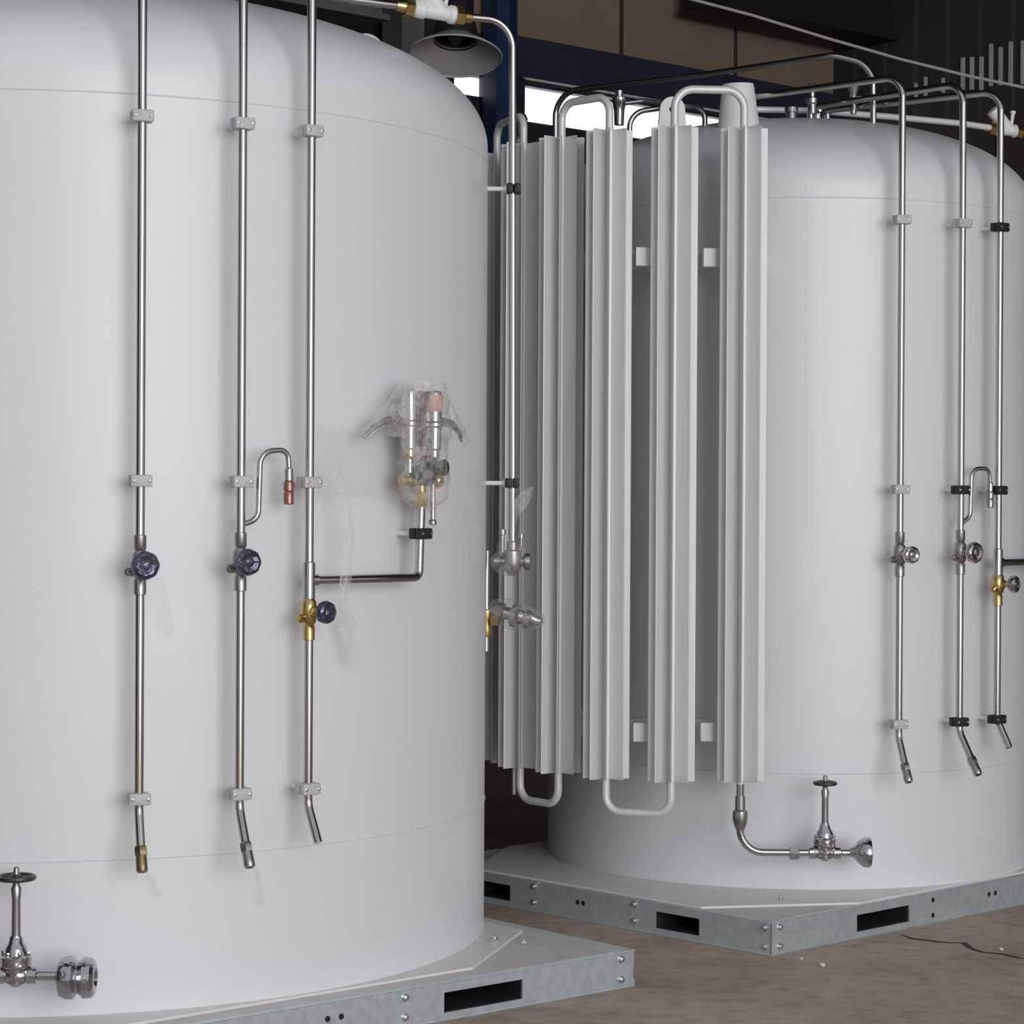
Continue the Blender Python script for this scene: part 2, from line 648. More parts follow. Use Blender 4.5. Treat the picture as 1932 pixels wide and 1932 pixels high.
def clamp(parent, O, R, az, z, so=0.09, dark=False):
    """two-piece pipe clamp on a stand-off rod from the shell"""
    ra, ta = frame(az)
    P = polar(O, R + so, az, z)
    mb = MB()
    mb.mi = 1 if dark else 0
    mb.box(P + ra * 0.013, 0.031, 0.0115, 0.017, ta, ra, bev=0.005)
    mb.mi = 1 if dark else 0
    mb.box(P - ra * 0.013, 0.031, 0.0115, 0.017, ta, ra, bev=0.005)
    mb.mi = 3
    for s in (-1, 1):
        mb.lathe(P + ra * 0.0245 + ta * 0.022 * s, ra, [(0, .0045), (.003, .0045), (.004, .002)], 8)
    mb.mi = 2
    mb.lathe(polar(O, R - 0.002, az, z), ra, [(0, 0.008), (so - 0.03, 0.008), (so - 0.03, 0.014), (so - 0.0235, 0.014)], 14)
    return build('pipe_clamp', mb, [CLAMPG, CLAMPB, WHITE, BOLT], parent)


def valve(root, O, R, az, z, brass=False, tilt=0.0, kr=0.04, so=0.09, reach=0.06, chrome=False):
    """small shut-off valve on an upright pipe: body with sleeves, knob standing off radially"""
    ra, ta = frame(az + tilt)
    P = polar(O, R + so, az, z)
    mb = MB()
    mb.mi = 0
    mb.lathe(P - ZUP * 0.085, ZUP, [(0, .0135), (.002, .018), (.04, .018), (.045, .015), (.055, .022), (.085, .026), (.115, .022), (.125, .015), (.13, .018), (.168, .018), (.17, .0135)], 18)
    mb.lathe(P, ra, [(0, .018), (reach * .5, .016), (reach * .55, .011), (reach, .011)], 14)
    mb.lathe(P - ta * 0.045 - ZUP * 0.02, ta, [(0, 0.008), (0.004, .013), (0.02, .013), (.03, 0.01)], 12)
    vb = build('shutoff_valve', mb, [BRASS if brass else STEELD], root)
    mb = MB()
    K = P + ra * reach
    n = 8
    # fluted round knob
    vs, fs = [], []
    seg = 40
    prof = [(-.006, .3), (-.006, .8), (0, .97), (.012, 1), (.02, .92), (.024, .7), (.021, .35), (.023, .25), (.023, 0.001)]
    for d, r in prof:
        for j in range(seg):
            a = 2 * math.pi * j / seg
            fl = 1 - 0.045 * (0.5 - 0.5 * math.cos(a * n)) * (1 if r > .6 else 0)
            vs.append(K + ra * d + (ta * math.cos(a) + ZUP * math.sin(a)) * kr * r * fl)
    for i in range(len(prof) - 1):
        for j in range(seg):
            fs.append((i * seg + j, i * seg + (j + 1) % seg, (i + 1) * seg + (j + 1) % seg, (i + 1) * seg + j))
    fs.append(list(range(seg)))
    fs.append([(len(prof) - 1) * seg + j for j in range(seg)])
    mb.add(vs, fs)
    build('knob', mb, CHROME if chrome else KNOB, vb, label='round fluted valve knob')
    return vb


def riser(root, O, R, az, path_top, zend, out, clampz, nozzle, dark=(), r=0.0134, so=0.09):
    ra, ta = frame(az)
    P = lambda z, d=0: polar(O, R + so + d, az, z)
    zb = zend + 0.105
    pts = [p for p in path_top] + [P(zb), P(zend, out)]
    mb = MB()
    mb.tube(fillet(pts, 0.075, 8), r, 18)
    pipe = build('vertical_pipe', mb, STEEL, root)
    for i, z in enumerate(clampz):
        clamp(pipe, O, R, az, z, so, dark=i in dark)
    d = (P(zend, out) - P(zb)).normalized()
    E = P(zend, out)
    if nozzle:
        mb = MB()
        mb.hexnut(E - d * 0.012, d, 0.028, 0.0185)
        mb.lathe(E + d * 0.012, d, [(0, .0155), (.03, .0165), (.045, .0165), (.05, .014), (.05, .009), (.03, .009)], 16)
        build('pipe_nozzle', mb, nozzle, pipe)
    return pipe


def bottom_valve(root, P0, path, cap_at, stem_top, wheel_r=0.048, wrapped=False):
    """globe valve with a tall stem and flat handwheel on a level pipe along +x, flared cap at the end"""
    mb = MB()
    mb.tube(fillet(path, 0.085, 8), 0.0145, 18)
    pipe = build('drain_pipe', mb, STEEL, root)
    mb = MB()
    X = V((1, 0, 0))
    mb.lathe(P0 - X * 0.062, X, [(0, .018), (.004, .024), (.03, .024), (.036, .019), (.05, .028), (.074, .028), (.088, .019), (.094, .024), (.12, .024), (.124, .018)], 20)
    mb.lathe(P0 - ZUP * 0.03, ZUP, [(0, .014), (.01, .027), (.05, .029), (.055, .04), (.058, .043), (.083, .043), (.088, .034), (.108, .03), (.12, .022), (.14, .016)], 20)
    for k in range(6):
        a = k * math.pi / 3
        mb.hexnut(P0 + V((math.cos(a), math.sin(a), 0)) * 0.034 + ZUP * 0.056, ZUP, 0.012, 0.006)
    vb = build('globe_valve', mb, CHROME, root)
    h = stem_top - P0.z
    mb = MB()
    mb.lathe(P0 + ZUP * 0.1, ZUP, [(0, .013), (h - .17, .012), (h - .14, .015), (h - .13, .010), (h - .085, .008), (h - .08, .005)], 16)
    build('valve_stem', mb, STEELD, vb)
    W = V((P0.x, P0.y, stem_top - 0.01))
    mb = MB()
    mb.torus(W, ZUP, wheel_r, 0.0075, 36, 10)
    mb.lathe(W - ZUP * 0.012, ZUP, [(0, .012), (.004, .016), (.018, .015), (.022, .008), (.03, .007), (.031, 0)], 14)
    for k in range(5):
        a = k * 2 * math.pi / 5 + .3
        D = V((math.cos(a), math.sin(a), 0))
        mb.tube([W + D * 0.01, W + D * wheel_r], 0.0055, 8)
    build('handwheel', mb, DARKM, vb, label='flat round handwheel')
    mb = MB()
    c = cap_at
    if wrapped:
        mb.lathe(c - X * 0.055, X, [(0, .016), (.006, .03), (.012, .052), (.03, .06), (.05, .06), (.058, .045), (.064, .045), (.078, .058), (.1, .056), (.108, .045), (.11, .03), (.1, .022), (.1, 0.001)], 12)
    else:
        mb.lathe(c - X * 0.05, X, [(0, .016), (.018, .024), (.03, .04), (.05, .055), (.07, .058), (.078, .054), (.08, .046), (.07, .04), (.068, .001)], 32)
    build('flared_coupling', mb, CHROME, root)
    return pipe


def skid(root, C, T, LA, LB, faces, chamfA, chamfB, sgn, plate_set):
    """galvanized fork-lift skid. A = first axis along the long side, B = along the short side (both from the near corner C)."""
    rb = V((math.sin(T), math.cos(T), 0))
    lb = V((-math.cos(T), math.sin(T), 0))
    A = rb * sgn[0]
    B = lb
    C3 = V((C.x, C.y, 0))
    th = 0.006
    mb = MB()

    def side(org, D, N, L, pockets):
        zl, zh = 0.026, 0.088
        xs = [0] + [x for p in pockets for x in p] + [L]
        mb.mi = 0
        # upper and lower rails and the webs between the fork pockets
        for z0, z1 in ((zh, HP), (0.0, zl)):
            mb.box(org + D * (L / 2) + N * (th / 2) + ZUP * ((z0 + z1) / 2), L / 2, th / 2, (z1 - z0) / 2, D, N)
        for i in range(0, len(xs), 2):
            x0, x1 = xs[i], xs[i + 1]
            mb.box(org + D * ((x0 + x1) / 2) + N * (th / 2) + ZUP * ((zl + zh) / 2), (x1 - x0) / 2, th / 2, (zh - zl) / 2, D, N)
        mb.tube([org + N * 0.003 + ZUP * (HP - .003), org + D * L + N * 0.003 + ZUP * (HP - .003)], 0.0045, 8)
        mb.tube([org + N * 0.003 + ZUP * .004, org + D * L + N * 0.003 + ZUP * .004], 0.004, 8)
        # turned-in flanges of the channel
        mb.box(org + D * (L / 2) + N * 0.03 + ZUP * (HP - 0.003), L / 2, 0.03, 0.003, D, N)
        mb.box(org + D * (L / 2) + N * 0.03 + ZUP * 0.003, L / 2, 0.03, 0.003, D, N)
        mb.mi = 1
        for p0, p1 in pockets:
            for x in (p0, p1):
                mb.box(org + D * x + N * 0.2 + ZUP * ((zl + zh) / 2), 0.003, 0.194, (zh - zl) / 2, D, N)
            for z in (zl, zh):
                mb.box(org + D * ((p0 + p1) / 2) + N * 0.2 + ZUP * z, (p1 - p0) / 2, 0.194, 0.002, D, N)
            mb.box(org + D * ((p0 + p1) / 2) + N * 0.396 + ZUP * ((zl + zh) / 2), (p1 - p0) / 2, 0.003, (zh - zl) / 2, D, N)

    pa, pb = faces['A'][0], faces['B'][0]
    side(C3, A, B, LA, pa)
    side(C3, B, A, LB, pb)
    side(C3 + B * LB, A, -B, LA, pa)
    side(C3 + A * LA, B, -A, LB, pb)
    fr = build('skid_frame', mb, [GALV, HOLE], root, smooth=0, label='galvanized steel skid with fork pockets')
    for D, N, L, (_, bolts) in ((A, -B, LA, faces['A']), (B, -A, LB, faces['B'])):
        for x, z, kindb in bolts:
            mb = MB()
            Pp = C3 + D * x + ZUP * z
            if kindb == 'h':
                mb.lathe(Pp, N, [(0, .0095), (.0012, .0095), (.0012, 0)], 14)  # flat disc on the face, its dark colour imitating a hole's shade
                build('bolt_hole', mb, HOLE, fr)
            else:
                mb.lathe(Pp - N * 0.002, N, [(0, .0125), (.005, .0125), (.005, .009), (.012, .0085), (.014, .005), (.014, 0)], 14)
                build('bolt', mb, BOLT, fr)
    # closing deck, a flat sheet under the eight-sided plate
    mb = MB()
    q = 0.012
    z1 = HP + 0.001
    pts = [C3 + A * q + B * q, C3 + A * (LA - q) + B * q, C3 + A * (LA - q) + B * (LB - q), C3 + A * q + B * (LB - q)]
    mb.prism([(p.x, p.y) for p in pts], HP - 0.012, z1)
    build('deck_sheet', mb, DECK, root, smooth=0)
    mb = MB()
    s = plate_set
    ca, cb = chamfA, chamfB
    poly = [C3 + A * ca + B * s, C3 + A * (LA - ca) + B * s, C3 + A * (LA - s) + B * cb, C3 + A * (LA - s) + B * (LB - cb),
            C3 + A * (LA - ca) + B * (LB - s), C3 + A * ca + B * (LB - s), C3 + A * s + B * (LB - cb), C3 + A * s + B * cb]
    mb.prism([(p.x, p.y) for p in poly], z1 + 0.0002, ZB + 0.001)
    pl = build('base_plate', mb, PLATE, root, smooth=0)
    return A, B, C3, pl


def bolt_up(parent, P, r=0.016):
    mb = MB()
    mb.hexnut(P, ZUP, 0.012, r)
    mb.lathe(P + ZUP * 0.012, ZUP, [(0, r * .55), (.01, r * .55), (.011, 0)], 12)
    return build('bolt', mb, BOLT, parent)


# ================================================================== near tank (left)
Z1S, H1, N1 = 2.80, 0.46, 2.3
tank = thing('storage_tank', 'large white cylindrical tank at left, nearest the camera, with plastic-wrapped valves', 'tank', (O1[0], O1[1], 0))
make_shell(tank, O1, R1, Z1S, H1, N1)
LA1, LB1 = 2.6, 3.05
pk = [(0.489, 0.808), (LA1 - 0.808, LA1 - 0.489)]
A, B, C3, plate = skid(tank, C1, T1, LA1, LB1,
                       {'A': (pk, [(0.062, 0.098, 'b'), (0.062, 0.032, 'b'), (0.961, 0.094, 'b'), (0.961, 0.034, 'b'), (1.2, .07, 'h'), (1.25, .07, 'h'), (1.64, .094, 'b'), (1.64, .034, 'b')]),
                        'B': ([(0.45, 0.77), (LB1 - .77, LB1 - .45)], [(0.05, 0.098, 'b'), (0.05, 0.032, 'b')])},
                       0.623, 0.465, (-1, 1), 0.084)
bolt_up(plate, px(940, 1783, 7.72) * 1 + V((0, 0, 0)) if False else V((C3 + A * 0.30 + B * 0.36).to_tuple()[:2] + (ZB + 0.001,)), 0.014)
bolt_up(plate, V((C3 + A * 0.235 + B * 0.285).to_tuple()[:2] + (HP + 0.0012,)), 0.010)

CZ = (2.677, 1.65, 0.753)


def top_path(O, R, az, zt, dst, H, so=0.09):
    p = polar(O, R + so, az, zt)
    return [V((dst[0], dst[1], dst[2])), V((dst[0], dst[1], zt)), p]


for az, zend, out, noz in ((19.3, 0.612, 0.035, DULLB), (30.15, 0.607, 0.05, STEELD), (38.4, 0.600, 0.055, None)):
    ra, ta = frame(az)
    dst = (O1[0] + ra.x * 0.55 - .05, O1[1] + ra.y * 0.55, dome_z(O1, R1, Z1S, H1, N1, O1[0] + ra.x * 0.55 - .05, O1[1] + ra.y * .55) - 0.01)
    riser(tank, O1, R1, az, top_path(O1, R1, az, 3.37, dst, H1), zend, out, CZ, noz)
valve(tank, O1, R1, 19.3, 1.413, tilt=2, kr=0.041)
valve(tank, O1, R1, 30.15, 1.42, tilt=-2, kr=0.039, reach=0.05)
valve(tank, O1, R1, 38.4, 1.272, brass=True, tilt=8, kr=0.034, reach=0.066)


def relief_loop(root, O, R, pts_px, body_px, so=0.09, r=0.0085, rs=0.05, body=None, lab='small relief valve with copper-red body'):
    pts = [cyl(u, v, O, R + so) for u, v in pts_px]
    mb = MB()
    mb.tube(fillet(pts, rs, 8), r, 14)
    lp = build('relief_pipe', mb, STEEL, root)
    P0, P1 = cyl(*body_px[0], O, R + so), cyl(*body_px[1], O, R + so)
    P1.x, P1.y = P0.x, P0.y
    L = (P0 - P1).length
    mb = MB()
    mb.lathe(P0, -ZUP, [(0, .0085), (.004, .013), (L * .35, .013), (L * .38, .010)], 16)
    mb.mi = 1
    mb.lathe(P0, -ZUP, [(L * .38, .014), (L * .42, .0155), (L * .62, .0155), (L * .65, .013), (L * .70, .0155), (L * .97, .015), (L, .012)], 16)
    build('relief_valve', mb, [STEEL, body or COPPER], root, label=lab)
    return lp


relief_loop(tank, O1, R1, [(455, 990), (487, 980), (491, 851), (543, 849), (545, 884)], [(545, 882), (545, 952)], rs=0.045)

# branch with the wrapped regulator
def on1(az, z, d=0.09):
    return polar(O1, R1 + d, az, z)


mb = MB()
zt = 1.363
arc = [on1(38.4 + (54.9 - 38.4) * i / 10, zt) for i in range(11)]
mb.tube(fillet([arc[0]] + arc[1:-1] + [arc[-1], on1(55.3, 1.60)], 0.055, 8), 0.0134, 18)
br = build('branch_pipe', mb, STEEL, tank)
clamp(br, O1, R1, 55.2, 1.497, dark=True)
mb = MB()
mb.lathe(on1(38.4, zt - 0.055), ZUP, [(0, .0135), (.003, .0185), (.107, .0185), (.11, .0135)], 18)
ra, ta = frame(38.4)
mb.lathe(on1(38.4, zt), ta, [(0, .017), (.028, .018), (.032, .0135)], 16)
build('pipe_tee', mb, STEEL, tank)

reg = MB()
ra, ta = frame(55.3)
Rg = on1(55.3, 1.60)
reg.hexnut(Rg - ZUP * 0.02, ZUP, 0.045, 0.022)
reg.lathe(Rg + ZUP * 0.02, ZUP, [(0, .014), (.04, .014)], 14)
reg.lathe(Rg + ZUP * 0.06 - ta * 0.10, ta, [(0, .016), (.02, .016), (.02, .024), (.05, .024), (.055, .018), (.16, .018), (.165, .022), (.19, .022)], 14)
rg = build('regulator_manifold', reg, BRASS, tank, label='brass manifold with twin silver cylinders inside clear wrap')
mb = MB()
mb.lathe(Rg + ZUP * 0.09 + ra * 0.0, ra, [(0, .036), (.005, .046), (.03, .047), (.034, .042), (.032, .038), (.031, 0)], 28)
mb.lathe(Rg + ZUP * 0.10 + ta * 0.065 + ra * 0.01, ra, [(0, .02), (.03, .026), (.034, .02), (.034, 0)], 18)
build('pressure_gauge', mb, BLACK, rg)
for s, du in ((-1, -0.062), (1, 0.062)):
    mb = MB()
    Pb = Rg + ta * du + ZUP * 0.083
    mb.lathe(Pb, ZUP, [(0, .013), (.045, .013), (.05, .02), (.07, .02), (.075, .024), (.14, .026), (.145, .03), (.155, .03), (.16, .026), (.235, .027), (.25, .024), (.255, .018), (.257, 0)], 20)
    if s == 1:
        mb.mi = 1
        mb.lathe(Pb + ZUP * 0.19, ZUP, [(0, .0285), (.052, .0285)], 20)
    mb.mi = 2
    mb.hexnut(Pb + ZUP * 0.042, ZUP, 0.03, 0.021)
    build('valve_cylinder', mb, [STEEL, PINK, BRASS], rg)
mb = MB()
mb.box(Rg + ZUP * 0.25 - ra * 0.005, 0.05, 0.008, 0.085, ta, ra, bev=0.003)
for s in (-1, 1):
    mb.tube([Rg + ta * .05 * s + ZUP * 0.225, Rg + ta * .11 * s + ZUP * 0.243, Rg + ta * .17 * s + ZUP * 0.238 - ra * .01, Rg + ta * 0.22 * s + ZUP * 0.215 - ra * .02, Rg + ta * 0.25 * s + ZUP * 0.185 - ra * 0.03], [0.016, 0.015, 0.012, 0.009, 0.004], 10)
build('mounting_bracket', mb, STEELD, rg)
mb = MB()
T0 = Rg + ta * 0.045 - ZUP * 0.03 + ra * 0.01
mb.tube([T0 + ZUP * 0.10, T0 + ZUP * 0.02, T0 - ZUP * 0.03], [.007, .0085, .0075], 10)
mb.lathe(T0 - ZUP * 0.03, -ZUP, [(0, .0075), (.004, .012), (.014, .012), (.018, .006)], 12)
build('hanging_toggle', mb, STEELD, rg)

# side pipe that comes over the dome, with in-line strainer valve
G = polar(O1, 1.566, 90, 0)
Gp = lambda z: V((G.x + 0.002, G.y, z))
topL = [px(560, -14, 7.74), px(760, 12, 7.90), px(872, 31, 7.98), px(967, 40, 8.05)]
mb = MB()
mb.tube(fillet(topL + [Gp(1.44)], 0.10, 10), 0.0134, 18)
gp = build('side_pipe', mb, STEEL, tank)
for z in (2.676, 1.66):
    clamp(gp, O1, R1, 90, z, dark=True)


def strainer(root, p0, p1, scale=1.0, flip=1):
    d = (p1 - p0).normalized()
    L = (p1 - p0).length
    mb = MB()
    mb.lathe(p0, d, [(0, .024 * scale), (.012, .031 * scale), (L * .25, .033 * scale), (L * .3, .027 * scale), (L * .8, .026 * scale), (L * .85, .032 * scale), (L - .008, .032 * scale), (L, .024 * scale)], 20)
    q = (-d * 0.72 * flip + ZUP * 0.7).normalized()
    m = p0 + d * L * .68
    mb.lathe(m, q, [(0, .028 * scale), (.05 * scale, .03 * scale), (.11 * scale, .034 * scale), (.13 * scale, .034 * scale), (.135 * scale, .02 * scale)], 20)
    mb.lathe(p0 + d * L * .75 + ZUP * .02, (d * .15 + ZUP).normalized(), [(0, .008), (.05, .008), (.055, .012), (.065, .012)], 12)
    st = build('strainer_valve', mb, WHITE if scale > .99 else WHITE, root, label='white Y-shaped strainer valve with brass nuts')
    for p, s in ((p0, -1), (p1, 1)):
        mb = MB()
        mb.hexnut(p - d * 0.004 * s, d * s, 0.032 * scale, 0.036 * scale)
        mb.lathe(p + d * s * 0.028 * scale, d * s, [(0, .022 * scale), (.03 * scale, .018 * scale)], 16)
        build('brass_nut', mb, BRASS, st)
    return st


strainer(tank, px(778, 15, 7.91), px(860, 29, 7.97))

# wrapped valves on the side of the shell
mb = MB()
Pv = Gp(1.44)
mb.lathe(Pv + ZUP * 0.02, -ZUP, [(0, .0135), (.004, .02), (.03, .02), (.035, .03), (.075, .034), (.10, .028), (.12, .014)], 18)
mb.lathe(Pv - ZUP * 0.05 - V((.075, 0, 0)), V((1, 0, 0)), [(0, .012), (.012, .024), (.03, .024), (.04, .016), (.11, .016), (.12, .03), (.135, .03), (.14, .02)], 16)
mb.lathe(Pv + V((-.035, -.01, -.02)), ZUP, [(0, .008), (.06, .009), (.062, .013), (.08, .013), (.082, 0)], 12)
mb.lathe(Pv + V((.03, -.01, 0)), ZUP, [(0, .006), (.03, .007), (.031, .011), (.045, .011), (.046, 0)], 12)
sv = build('side_valve', mb, STEELD, tank)
H0 = polar(O1, 1.506, 101.5, 0)
Hp = lambda z: V((H0.x, H0.y, z))
mb = MB()
mb.tube([Hp(1.42), Hp(1.06)], 0.012, 16)
hp_ = build('stub_pipe', mb, STEEL, tank)
mb = MB()
mb.lathe(Hp(1.21), -ZUP, [(0, .013), (.003, .021), (.03, .022), (.05, .018), (.075, .021), (.1, .016)], 16)
mb.hexnut(Hp(1.20) + V((.02, -.02, -.03)), V((1, -.5, 0)), 0.03, 0.02)
build('brass_body', mb, BRASS, hp_)
mb = MB()
d = V((0.93, -0.25, -0.22)).normalized()
q0 = Hp(1.215)
mb.lathe(q0 + d * 0.02, d, [(0, .014), (.02, .03), (.045, .034), (.05, .024), (.075, .022), (.08, .042), (.10, .044), (.108, .03), (.125, .026), (.13, .036), (.15, .034), (.165, .02), (.19, .016), (.195, 0)], 14)
build('relief_head', mb, CHROME, hp_)

# drain valve by the left edge of the picture
yv = 6.42
P0 = px(30, 1829, yv)
P0.z = 0.283
path = [V((P0.x - 0.9, yv, P0.z)), V((P0.x - 0.05, yv, P0.z)), V((P0.x + 0.19, yv, P0.z))]
bottom_valve(tank, P0, path, V((px(143, 1833, yv).x, yv, P0.z - 0.006)), 0.563, wrapped=True)


def lug(root, P, dirx, w, h, th=0.012):
    """rounded lifting lug: upright plate with a hole; dirx = along the plate"""
    D = V(dirx).normalized()
    N = D.cross(ZUP)
    mb = MB()
    n = 20
    r = w * 0.40
    outer = [(-w / 2, 0)] + [(-r * math.cos(math.pi * i / n), h - r + r * math.sin(math.pi * i / n)) for i in range(n + 1)] + [(w / 2, 0)]
    hr = r * 0.34
    hc = (w * 0.02, h - r * 1.05)
    k = len(outer)
    inner = []
    for (x, z) in outer:
        a = math.atan2(z - hc[1], x - hc[0])
        inner.append((hc[0] + hr * math.cos(a), hc[1] + hr * math.sin(a)))
    vs = []
    for s in (-1, 1):
        for ring in (outer, inner):
            vs += [P + D * x + ZUP * z + N * (th / 2 * s) for x, z in ring]
    fs = []
    for i in range(k):
        j = (i + 1) % k
        fs.append((i, j, k + j, k + i))
        fs.append((2 * k + i, 3 * k + i, 3 * k + j, 2 * k + j))
        fs.append((i, 2 * k + i, 2 * k + j, j))
        fs.append((k + i, k + j, 3 * k + j, 3 * k + i))
    mb.add(vs, fs)
    return build('lifting_lug', mb, WHITE, root)


pl = px(690, 108, 8.42)
lug(tank, V((pl.x, pl.y, dome_z(O1, R1, Z1S, H1, N1, pl.x, pl.y) - .03)), (0.9, 0.44, 0), 0.19, px(690, 64, 8.42).z - dome_z(O1, R1, Z1S, H1, N1, pl.x, pl.y) + .03, 0.02)

# ================================================================== far tank (right)
Z2S, H2, N2 = 2.80, 0.38, 2.15
tank2 = thing('storage_tank', 'smaller white tank at right behind, with upright aluminium fin columns on its left side', 'tank', (O2[0], O2[1], 0))
make_shell(tank2, O2, R2, Z2S, H2, N2)
LA2, LB2 = 2.69, 1.886
pk = [(0.488, 0.807), (LA2 - 0.807, LA2 - 0.488)]
pkb = [(0.338, 0.554), (LB2 - 0.56, LB2 - 0.345)]
A, B, C3, plate2 = skid(tank2, C2, T2, LA2, LB2,
                        {'A': (pk, [(0.045, 0.098, 'b'), (0.045, 0.03, 'b'), (0.955, 0.090, 'h'), (0.955, 0.032, 'h'), (1.324, .07, 'h'), (1.366, .07, 'h'), (1.74, .09, 'b'), (1.74, .032, 'b')]),
                         'B': (pkb, [(0.03, 0.098, 'b'), (0.03, 0.03, 'b'), (0.659, 0.1, 'b'), (0.659, 0.038, 'b'), (0.925, .07, 'h'), (0.955, .07, 'h'), (1.194, .1, 'b'), (1.194, .038, 'b')])},
                        0.516, 0.34, (1, 1), 0.012)
bolt_up(plate2, V((C3 + A * 0.33 + B * 0.23).to_tuple()[:2] + (ZB + 0.001,)), 0.012)

CZ2 = (2.665, 1.65, 0.765)
ends2 = [(0.86, 9.32), (1.20, 9.44), (1.27, 9.46)]
for (az, zend, out, noz, dk, zt), (ex, ey) in zip(((15.7, 0.61, 0.06, STEELD, (), 3.205), (29.8, 0.625, 0.075, STEELD, (1, 2), 3.198), (40.6, 0.66, 0.06, None, (0, 1, 2), 3.19)), ends2):
    dst = (ex, ey, dome_z(O2, R2, Z2S, H2, N2, ex, ey) - 0.01)
    riser(tank2, O2, R2, az, top_path(O2, R2, az, zt, dst, H2), zend, out, CZ2, noz, dark=dk)
valve(tank2, O2, R2, 15.7, 1.405, tilt=10, kr=0.034, chrome=True, reach=0.065)
valve(tank2, O2, R2, 29.8, 1.412, tilt=8, kr=0.042, chrome=True, reach=0.06)
valve(tank2, O2, R2, 40.6, 1.288, brass=True, tilt=10, kr=0.034, chrome=True, reach=0.06)
relief_loop(tank2, O2, R2, [(1811, 990), (1830, 975), (1833, 884), (1866, 884), (1868, 912)], [(1868, 910), (1868, 958)], rs=0.04, body=STEELD, lab='small grey steel relief valve')
mb = MB()
arc = [polar(O2, R2 + 0.09, 40.6 + 2.2 * i, 1.37) for i in range(11)]
mb.tube(fillet(arc + [polar(O2, R2 + .09, 63, 1.60)], 0.055, 8), 0.0134, 18)
build('branch_pipe', mb, STEEL, tank2)
mb = MB()
ra, ta = frame(40.6)
mb.lathe(polar(O2, R2 + .09, 40.6, 1.315), ZUP, [(0, .0135), (.003, .0185), (.107, .0185), (.11, .0135)], 18)
mb.lathe(polar(O2, R2 + .09, 40.6, 1.37), ta, [(0, .017), (.028, .018), (.032, .0135)], 16)
build('pipe_tee', mb, STEEL, tank2)

# finned aluminium columns of the vaporizer
ZF0, ZF1, RF = 0.562, 2.986, 0.087
cols = [(1400, 8.66), (1269, 8.64), (1146, 8.72), (1056, 8.90), (984, 9.07), (934, 9.33)]
FC = []
for i, (u, Y) in enumerate(cols):
    c = px(u, 950, Y)
    c = V((c.x, c.y, 0))
    FC.append(c)
    mb = MB()
    view = math.atan2(c.x, c.y)
    rot = -view + math.radians((2, 1, 1.5, -4, -3, -6)[i])
    poly = []
    nf = 8
    ht = 0.0021
    rt_ = 0.017
    for k in range(nf):
        a = rot - math.pi / 2 + k * 2 * math.pi / nf
        D, N = V((math.cos(a), math.sin(a), 0)), V((-math.sin(a), math.cos(a), 0))
        for r, t in ((rt_, -ht * 1.5), (RF * .97, -ht), (RF, -ht * .5), (RF, ht * .5), (RF * .97, ht), (rt_, ht * 1.5)):
            p = c + D * r + N * t
            poly.append((p.x, p.y))
    n = len(poly)
    mb.prism(poly, ZF0, ZF1)
    mb.f[-n - 2:-n] = []          # drop the two concave end caps, closed fin by fin below
    mb.m[-n - 2:-n] = []
    for z in (ZF0, ZF1):
        for k in range(nf):
            mb.add([V((x, y, z)) for x, y in poly[6 * k:6 * k + 6]], [(0, 1, 2, 3, 4, 5)])
        mb.add([V((poly[6 * k + j][0], poly[6 * k + j][1], z)) for k in range(nf) for j in (0, 5)], [list(range(16))])
    fc = build('fin_column', mb, ALU, tank2, smooth=20, label='tall star-finned aluminium column')
    mb = MB()
    mb.tube([c + ZUP * (ZF0 - 0.012), c + ZUP * (ZF1 + 0.012)], 0.0155, 16)
    build('core_tube', mb, ALU, fc)


def bend(c0, c1, z0, z1, rad, r=0.0150, name='return_bend'):
    mb = MB()
    mb.tube(fillet([c0 + ZUP * z0, c0 + ZUP * z1, c1 + ZUP * z1, c1 + ZUP * z0], rad, 10), r, 18)
    return build(name, mb, ALU if name == 'return_bend' else STEEL, tank2)


bend(FC[0], FC[1], ZF1, 3.128, 0.085)
bend(FC[2], FC[3], ZF1, 3.115, 0.085)
bend(FC[4], FC[5], ZF1, 3.10, 0.08)
bend(FC[1], FC[2], ZF0, 0.438, 0.085)
bend(FC[3], FC[4], ZF0, 0.438, 0.07)
mb = MB()
c = FC[5] + V((0.08, -.05, 0))
mb.tube([c + ZUP * 0.60, c + ZUP * 0.43], 0.013, 14)
build('tail_pipe', mb, STEELD, tank2)

# brackets that hold the columns off the shell
for i, c in enumerate(FC):
    rel = V((c.x - O2[0], c.y - O2[1], 0))
    ra = rel.normalized()
    ta = V((-ra.y, ra.x, 0))
    dist = rel.length
    for z in (2.515, 0.735):
        mb = MB()
        # arm to the shell, beside the column, and a face plate against the fins
        s = 1 if i != 2 else -1
        off = -0.062 if i in (0, 1) else 0.05
        e = -ta if False else V((-1, 0, 0))
        Pm = V((O2[0], O2[1], z)) + ra * ((R2 + dist) / 2 - 0.01)
        mb.box(Pm, (dist - R2) / 2 + 0.012 - 0.01, 0.02, 0.038, ra, ta)
        mb.box(V((c.x, c.y, z)) - ra * 0.03 + V((-0.105 if i in (0, 1) else -0.02, 0.075, 0)) * 1 + V((-.012 if i < 2 else 0, 0, 0)), 0.034 if i < 2 else .024, 0.03, 0.036, (1, 0, 0), (0, 1, 0), bev=0.003)
        mb.box(V((c.x, c.y, z)) - ra * 0.06 - V((0.03, 0, 0)), 0.05, 0.005, 0.03, ta, ra)
        build('fin_bracket', mb, ALU, tank2, smooth=0)

